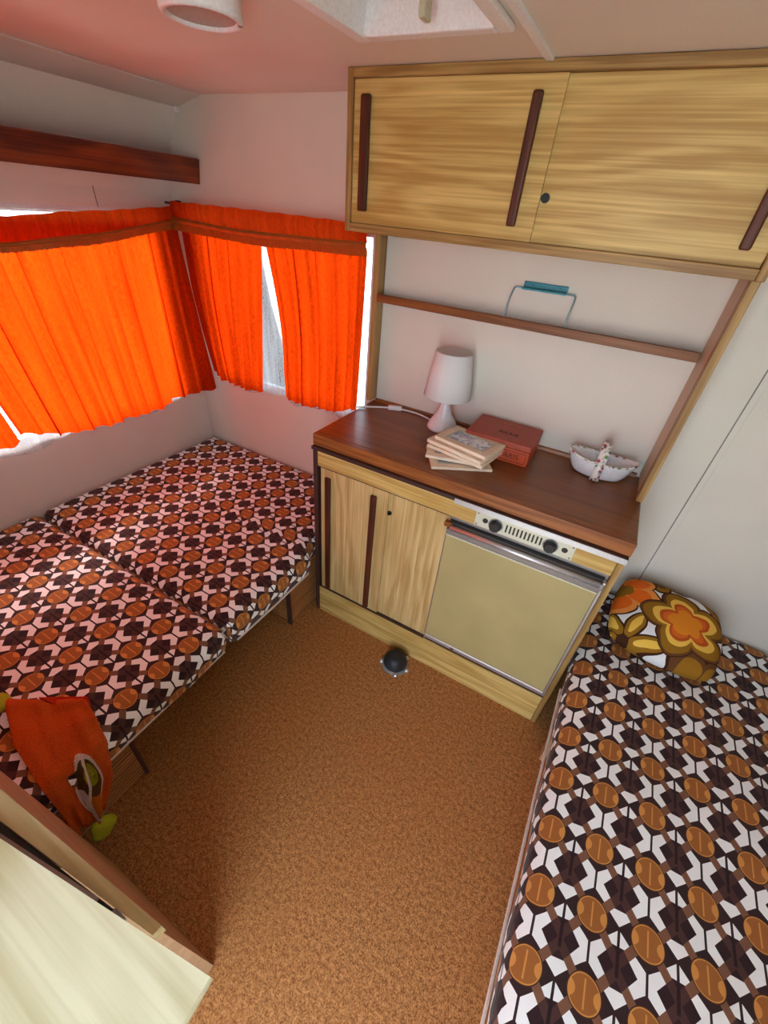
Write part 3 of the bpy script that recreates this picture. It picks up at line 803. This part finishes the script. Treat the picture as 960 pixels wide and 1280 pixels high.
# ================================================================== THINGS ON THE WORKTOP
# lamp
LX_, LY_ = 1.352, -.075
tl = thing('table_lamp', (LX_, LY_, H), 'small white table lamp with a tapered shade on the worktop', 'lamp')
LZ = (LX_, LY_, H+.0005)
finish('base', lathe([(0, 0), (.052, 0), (.055, .004), (.054, .012), (.044, .032), (.027, .056), (.018, .084), (.0155, .10), (.016, .14), (0, .14)], LZ, 36), M['ceramic'], tl, smooth=True)
bm = lathe([(.083, .122), (.061, .268), (.059, .270), (0, .270)], LZ, 48)
o = finish('shade', bm, M['shade'], tl); md = o.modifiers.new('thick', 'SOLIDIFY'); md.thickness = .0012
for p in o.data.polygons: p.use_smooth = len(p.vertices) == 4 and p.normal.z < .8
o = finish('cord', tube([(LX_-.045, LY_+.02, H+.006), (1.265, -.035, H+.006), (1.215, -.025, H+.006), (1.15, -.038, H+.008), (1.10, -.062, H+.008), (1.03, -.115, H+.008), (1.012, -.130, H+.004)], .0033, 8, None, 3), M['white'], tl, smooth=True)
bm = bbox((-.027, -.0095, 0), (.027, .0095, .017), .004, 2); bmesh.ops.rotate(bm, verts=bm.verts, matrix=Matrix.Rotation(.42, 3, 'Z')); bmesh.ops.translate(bm, verts=bm.verts, vec=(1.138, -.043, H+.0008))
finish('switch', bm, M['white'], o)
# red box
BX0, BX1, BY0, BY1, BZ = 1.476, 1.690, -.186, -.020, H+.0005
rbx = thing('storage_box', ((BX0+BX1)/2, -.1, H), 'red leather-look box with embossed lettering on the worktop', 'box')
box('body', (BX0, BY0, BZ), (BX1, BY1, BZ+.050), M['redbox'], rbx, .004)
box('lid', (BX0-.001, BY0-.001, BZ+.0505), (BX1+.001, BY1+.001, BZ+.072), M['redtop'], rbx, .004)
def lettering(txt, size, loc, rot, mat, parent, ext=.0006):
    cu = bpy.data.curves.new('t', 'FONT'); cu.body = txt; cu.size = size; cu.extrude = ext; cu.align_x = 'CENTER'; cu.align_y = 'CENTER'
    ob = bpy.data.objects.new('t', cu); COL.objects.link(ob); bpy.context.view_layer.update()
    me = bpy.data.meshes.new_from_object(ob.evaluated_get(bpy.context.evaluated_depsgraph_get()))
    bpy.data.objects.remove(ob); bpy.data.curves.remove(cu)
    bm = bmesh.new(); bm.from_mesh(me); bpy.data.meshes.remove(me)
    bmesh.ops.transform(bm, verts=bm.verts, matrix=Matrix.Translation(loc) @ rot.to_4x4())
    return finish('lettering', bm, mat, parent)
RX = Matrix.Rotation(PI/2, 3, 'X')
lettering('PARIS', .026, (1.628, BY0-.0003, BZ+.026), RX, M['redletter'], rbx)
lettering('PARIS', .026, (1.600, -.128, BZ+.0725), Matrix.Identity(3), M['redletter'], rbx)
bm = bmesh.new()
for lo, hi in (((1.572, BY0-.0008, BZ+.008), (1.682, BY0+.0005, BZ+.010)), ((1.572, BY0-.0008, BZ+.042), (1.682, BY0+.0005, BZ+.044)), ((1.572, BY0-.0008, BZ+.010), (1.574, BY0+.0005, BZ+.042)), ((1.680, BY0-.0008, BZ+.010), (1.682, BY0+.0005, BZ+.042))):
    bbox(lo, hi, 0, 2, bm)
finish('border', bm, M['redletter'], rbx)
bm = bmesh.new()   # worn embossed ornament on the lid
for k in range(9):
    a = -1 + 2*k/8
    tube([(1.583+a*.06, -.062-.010*abs(a), BZ+.0722), (1.583+a*.075, -.052+.008*math.cos(a*3), BZ+.0722)], .0018, 6, bm)
finish('ornament', bm, plain('worn_gilt', rgb(170, 112, 78), .5), rbx)
# stacked picture frames
def pframe(c, w, d, t, ang, label, k):
    f = thing('picture_frame', (c[0], c[1], c[2]), label, 'picture frame', 'stacked picture frames')
    rot = Matrix.Translation(c) @ Matrix.Rotation(ang, 4, 'Z')
    bm = bmesh.new(); b = .024
    for lo, hi in (((-w/2, -d/2, 0), (-w/2+b, d/2, t)), ((w/2-b, -d/2, 0), (w/2, d/2, t)), ((-w/2+b, -d/2, 0), (w/2-b, -d/2+b, t)), ((-w/2+b, d/2-b, 0), (w/2-b, d/2, t))):
        bbox(lo, hi, .0015, 2, bm)
    bmesh.ops.transform(bm, verts=bm.verts, matrix=rot); finish('frame', bm, M['framewood'], f)
    bm = bbox((-w/2+b-.001, -d/2+b-.001, .001), (w/2-b+.001, d/2-b+.001, t-.004), 0); bmesh.ops.transform(bm, verts=bm.verts, matrix=rot)
    finish('picture', bm, picture_mat('blue_scribble_%d' % k, k*3.1), f)
    bm = ring_prism((-w/2+b-.001, -d/2+b-.001, w/2-b+.001, d/2-b+.001), (-w/2+b+.004, -d/2+b+.004, w/2-b-.004, d/2-b-.004), t-.006, t+.0004); bmesh.ops.transform(bm, verts=bm.verts, matrix=rot)
    finish('slip', bm, M['plate'], f)
z0 = H+.0008
pframe((1.492, -.270, z0), .190, .138, .009, .55, 'bottom picture frame of the stack, turned askew with its picture corner showing', 1)
pframe((1.478, -.252, z0+.0112), .185, .132, .010, .28, 'pale wooden picture frame second from the bottom of the stack', 2)
pframe((1.498, -.240, z0+.0224), .198, .140, .011, -.16, 'pale wooden picture frame in the middle of the stack', 3)
pframe((1.496, -.236, z0+.0346), .200, .142, .012, -.22, 'pale wooden picture frame second from the top of the stack', 4)
pframe((1.508, -.232, z0+.0478), .186, .126, .012, -.22, 'topmost small wooden picture frame with a blue and white picture', 5)
# white half-moon dish with mosaic strap
dc = (1.888, -.085, H+.0006)
ds = thing('ceramic_basket', dc, 'white boat-shaped ceramic basket with mosaic rim and strap at the end of the worktop', 'basket')
def dish(u, v):
    a = 2*PI*u; k = v
    rx, ry = .100*(.62+.38*k**.8), .048*(.55+.45*k**.8)
    if v < .02: rx = ry = .001
    z = .056*k**1.5 + .012*k*abs(math.cos(a))**3
    return (dc[0]+rx*math.cos(a), dc[1]+ry*math.sin(a), dc[2]+.002+z)
bm = sheet(dish, 56, 12)
bmesh.ops.remove_doubles(bm, verts=bm.verts, dist=1e-4)
o = finish('bowl', bm, M['ceramic'], ds, smooth=True); md = o.modifiers.new('thick', 'SOLIDIFY'); md.thickness = .003; md.offset = -1
pts = [dish(k/56, 1.0) for k in range(57)]
finish('rim', tube([(p[0], p[1], p[2]+.001) for p in pts], .0032, 8), M['mosaic'], ds)
bm = bmesh.new(); prev = None
for k in range(25):
    a = k/24*PI
    y = dc[1] - .055*math.cos(a); z = dc[2] + .006 + (.105 if 1 else 0)*math.sin(a)**.8
    w = .013
    row = [bm.verts.new((dc[0]-w, y, z)), bm.verts.new((dc[0]+w, y, z))]
    if prev: bm.faces.new((prev[0], prev[1], row[1], row[0]))
    prev = row
o = finish('strap', bm, M['mosaic'], ds, smooth=True); md = o.modifiers.new('thick', 'SOLIDIFY'); md.thickness = .005
# turquoise wire holder on the shelf rail
th = thing('wire_holder', (1.565, -.03, 1.247), 'turquoise wire holder with a flat top plate standing on the shelf rail', 'holder')
zs = 1.2475
finish('wire', tube([(1.474, -.034, zs), (1.476, -.034, zs+.045), (1.480, -.012, zs+.084), (1.490, -.008, zs+.086), (1.650, -.008, zs+.086), (1.660, -.012, zs+.084), (1.658, -.034, zs+.045), (1.656, -.034, zs)], .0026, 8, None, 2), M['wire'], th, smooth=True)
box('plate', (1.505, -.030, zs+.084), (1.632, -.002, zs+.089), M['blue'], th, .0015)
box('back_plate', (1.505, -.006, zs+.0895), (1.632, -.0015, zs+.104), M['blue'], th, .0015)
for xs in (1.530, 1.608): box('clip', (xs-.005, -.012, zs+.0895), (xs+.005, -.0065, zs+.099), M['blue'], th, .001)

# ================================================================== FOOT PUMP
PS = 1.14
fp = thing('foot_pump', (1.468, -.476, 0), 'black rubber foot pump with metal lugs on the floor against the cabinet plinth', 'foot pump')
finish('bellows', lathe([(a*PS, b*PS) for a, b in [(.040, .008), (.042, .014), (.038, .020), (.040, .027), (.034, .034), (.033, .040), (.024, .046), (.018, .050), (.012, .049), (0, .051)]], (1.468, -.476, 0), 36), M['rubber'], fp, smooth=True)
finish('base', lathe([(a*PS, b*PS) for a, b in [(0, 0), (.047, 0), (.047, .006), (.042, .009), (0, .009)]], (1.468, -.476, 0), 36), M['greyplastic'], fp)
for a in (-2.75, -1.05, -.1, 1.0):
    c = Vector((1.468+.048*PS*math.cos(a), -.476+.048*PS*math.sin(a), 0))
    finish('lug', lathe([(0, 0), (.009, 0), (.009, .008), (.005, .012), (0, .012)], c, 12), M['chrome'], fp)

# ================================================================== LOW CABINET BY THE DOOR
lc = thing('low_cabinet', (1.3, -1.7, 0), 'waist-high cabinet with pale wooden front rail at the bottom left, by the door', 'cabinet')
def quadprism(q, z0, z1):
    return prism(q, 'z', z0, z1)
finish('front_panel', prism([(-1.430, 0), (-1.462, .878), (-1.478, .878), (-1.446, 0)], 'x', 1.115, 1.490), M['facepanel'], lc)
box('side_panel', (1.474, -1.94, 0), (1.490, -1.479, .878), M['facepanel'], lc)
box('side_panel', (1.115, -1.94, 0), (1.130, -1.479, .878), M['facepanel'], lc)
finish('front_rail', quadprism([(1.105, -1.4740), (1.628, -1.4385), (1.6265, -1.4473), (1.5913, -1.4515), (1.105, -1.5050)], .880, .900), M['palex'], lc)
finish('slot_dark_strip', quadprism([(1.131, -1.5030), (1.575, -1.4545), (1.600, -1.4700), (1.500, -1.500), (1.131, -1.560)], .879, .892), M['black'], lc)  # black strip stands in for the dark open interior of the cabinet
box('catch', (1.578, -1.4600, .893), (1.594, -1.4525, .903), M['greyplastic'], lc, .002)
lid = tag(finish('cabinet_top', quadprism([(1.105, -1.5291), (1.6995, -1.4384), (1.7056, -1.5597), (1.73, -1.93), (1.105, -1.94)], .9035, .921), M['pale'], None, (1.4, -1.7, .9035)), 'pale wooden board lying askew on the waist-high cabinet by the door', 'board')
finish('edging', quadprism([(1.105, -1.5255), (1.56, -1.4563), (1.56, -1.4594), (1.105, -1.5287)], .9036, .9080), M['dullmetal'], lid)

# ================================================================== ORANGE TOWEL
tw = thing('towel', (1.0, -1.37, .4), 'orange terry towel with green print hanging over the left bed edge by the waist-high cabinet', 'towel')
RE = [(.955, -1.272, .424), (1.02, -1.282, .426), (1.072, -1.296, .395), (1.088, -1.315, .31), (1.090, -1.345, .24), (1.092, -1.375, .205)]
LE = [(.80, -1.372, .425), (.93, -1.415, .426), (1.065, -1.432, .405), (1.078, -1.436, .33), (1.078, -1.438, .25), (1.078, -1.436, .185)]
def pl_(P, t):
    k = t*(len(P)-1); i = min(int(k), len(P)-2); f = k-i
    return Vector(P[i])*(1-f) + Vector(P[i+1])*f
def twf(u, v):
    p = pl_(LE, v)*(1-u) + pl_(RE, v)*u
    w = math.sin(u*8+v*3)*.008 + math.sin(u*19-v*4)*.005 + math.sin(u*31+v*9)*.0025
    if v < .45: p.z += w*.6 + .003
    else: p.x += w*1.2 + .002
    p.z += .010*math.exp(-((v-.03)/.04)**2)
    if v > .8: p.z += -.012*math.sin(u*PI)*(v-.8)/.2
    return p
bm = sheet(twf, 40, 60)
o = finish('cloth', bm, M['terry'], tw, smooth=True); md = o.modifiers.new('thick', 'SOLIDIFY'); md.thickness = .006; md.offset = 1
def lobe(c, rx, ry, rz):
    bm = bmesh.new(); bmesh.ops.create_icosphere(bm, subdivisions=3, radius=1)
    for v in bm.verts:
        n = v.co.copy(); k = 1+.10*math.sin(3*n.y+n.z*4)
        v.co = Vector((c[0]+n.x*rx*k, c[1]+n.y*ry*k, c[2]+n.z*rz*k))
    return bm
finish('lime_corner', lobe((1.094, -1.398, .148), .013, .030, .044), M['lime'], tw, smooth=True)
finish('lime_corner', lobe((.80, -1.385, .435), .030, .026, .014), M['lime'], tw, smooth=True)
finish('red_fold', prism([(.86, -1.325), (.955, -1.262), (.975, -1.272), (.93, -1.31)], 'z', .408, .432), M['redcloth'], tw)
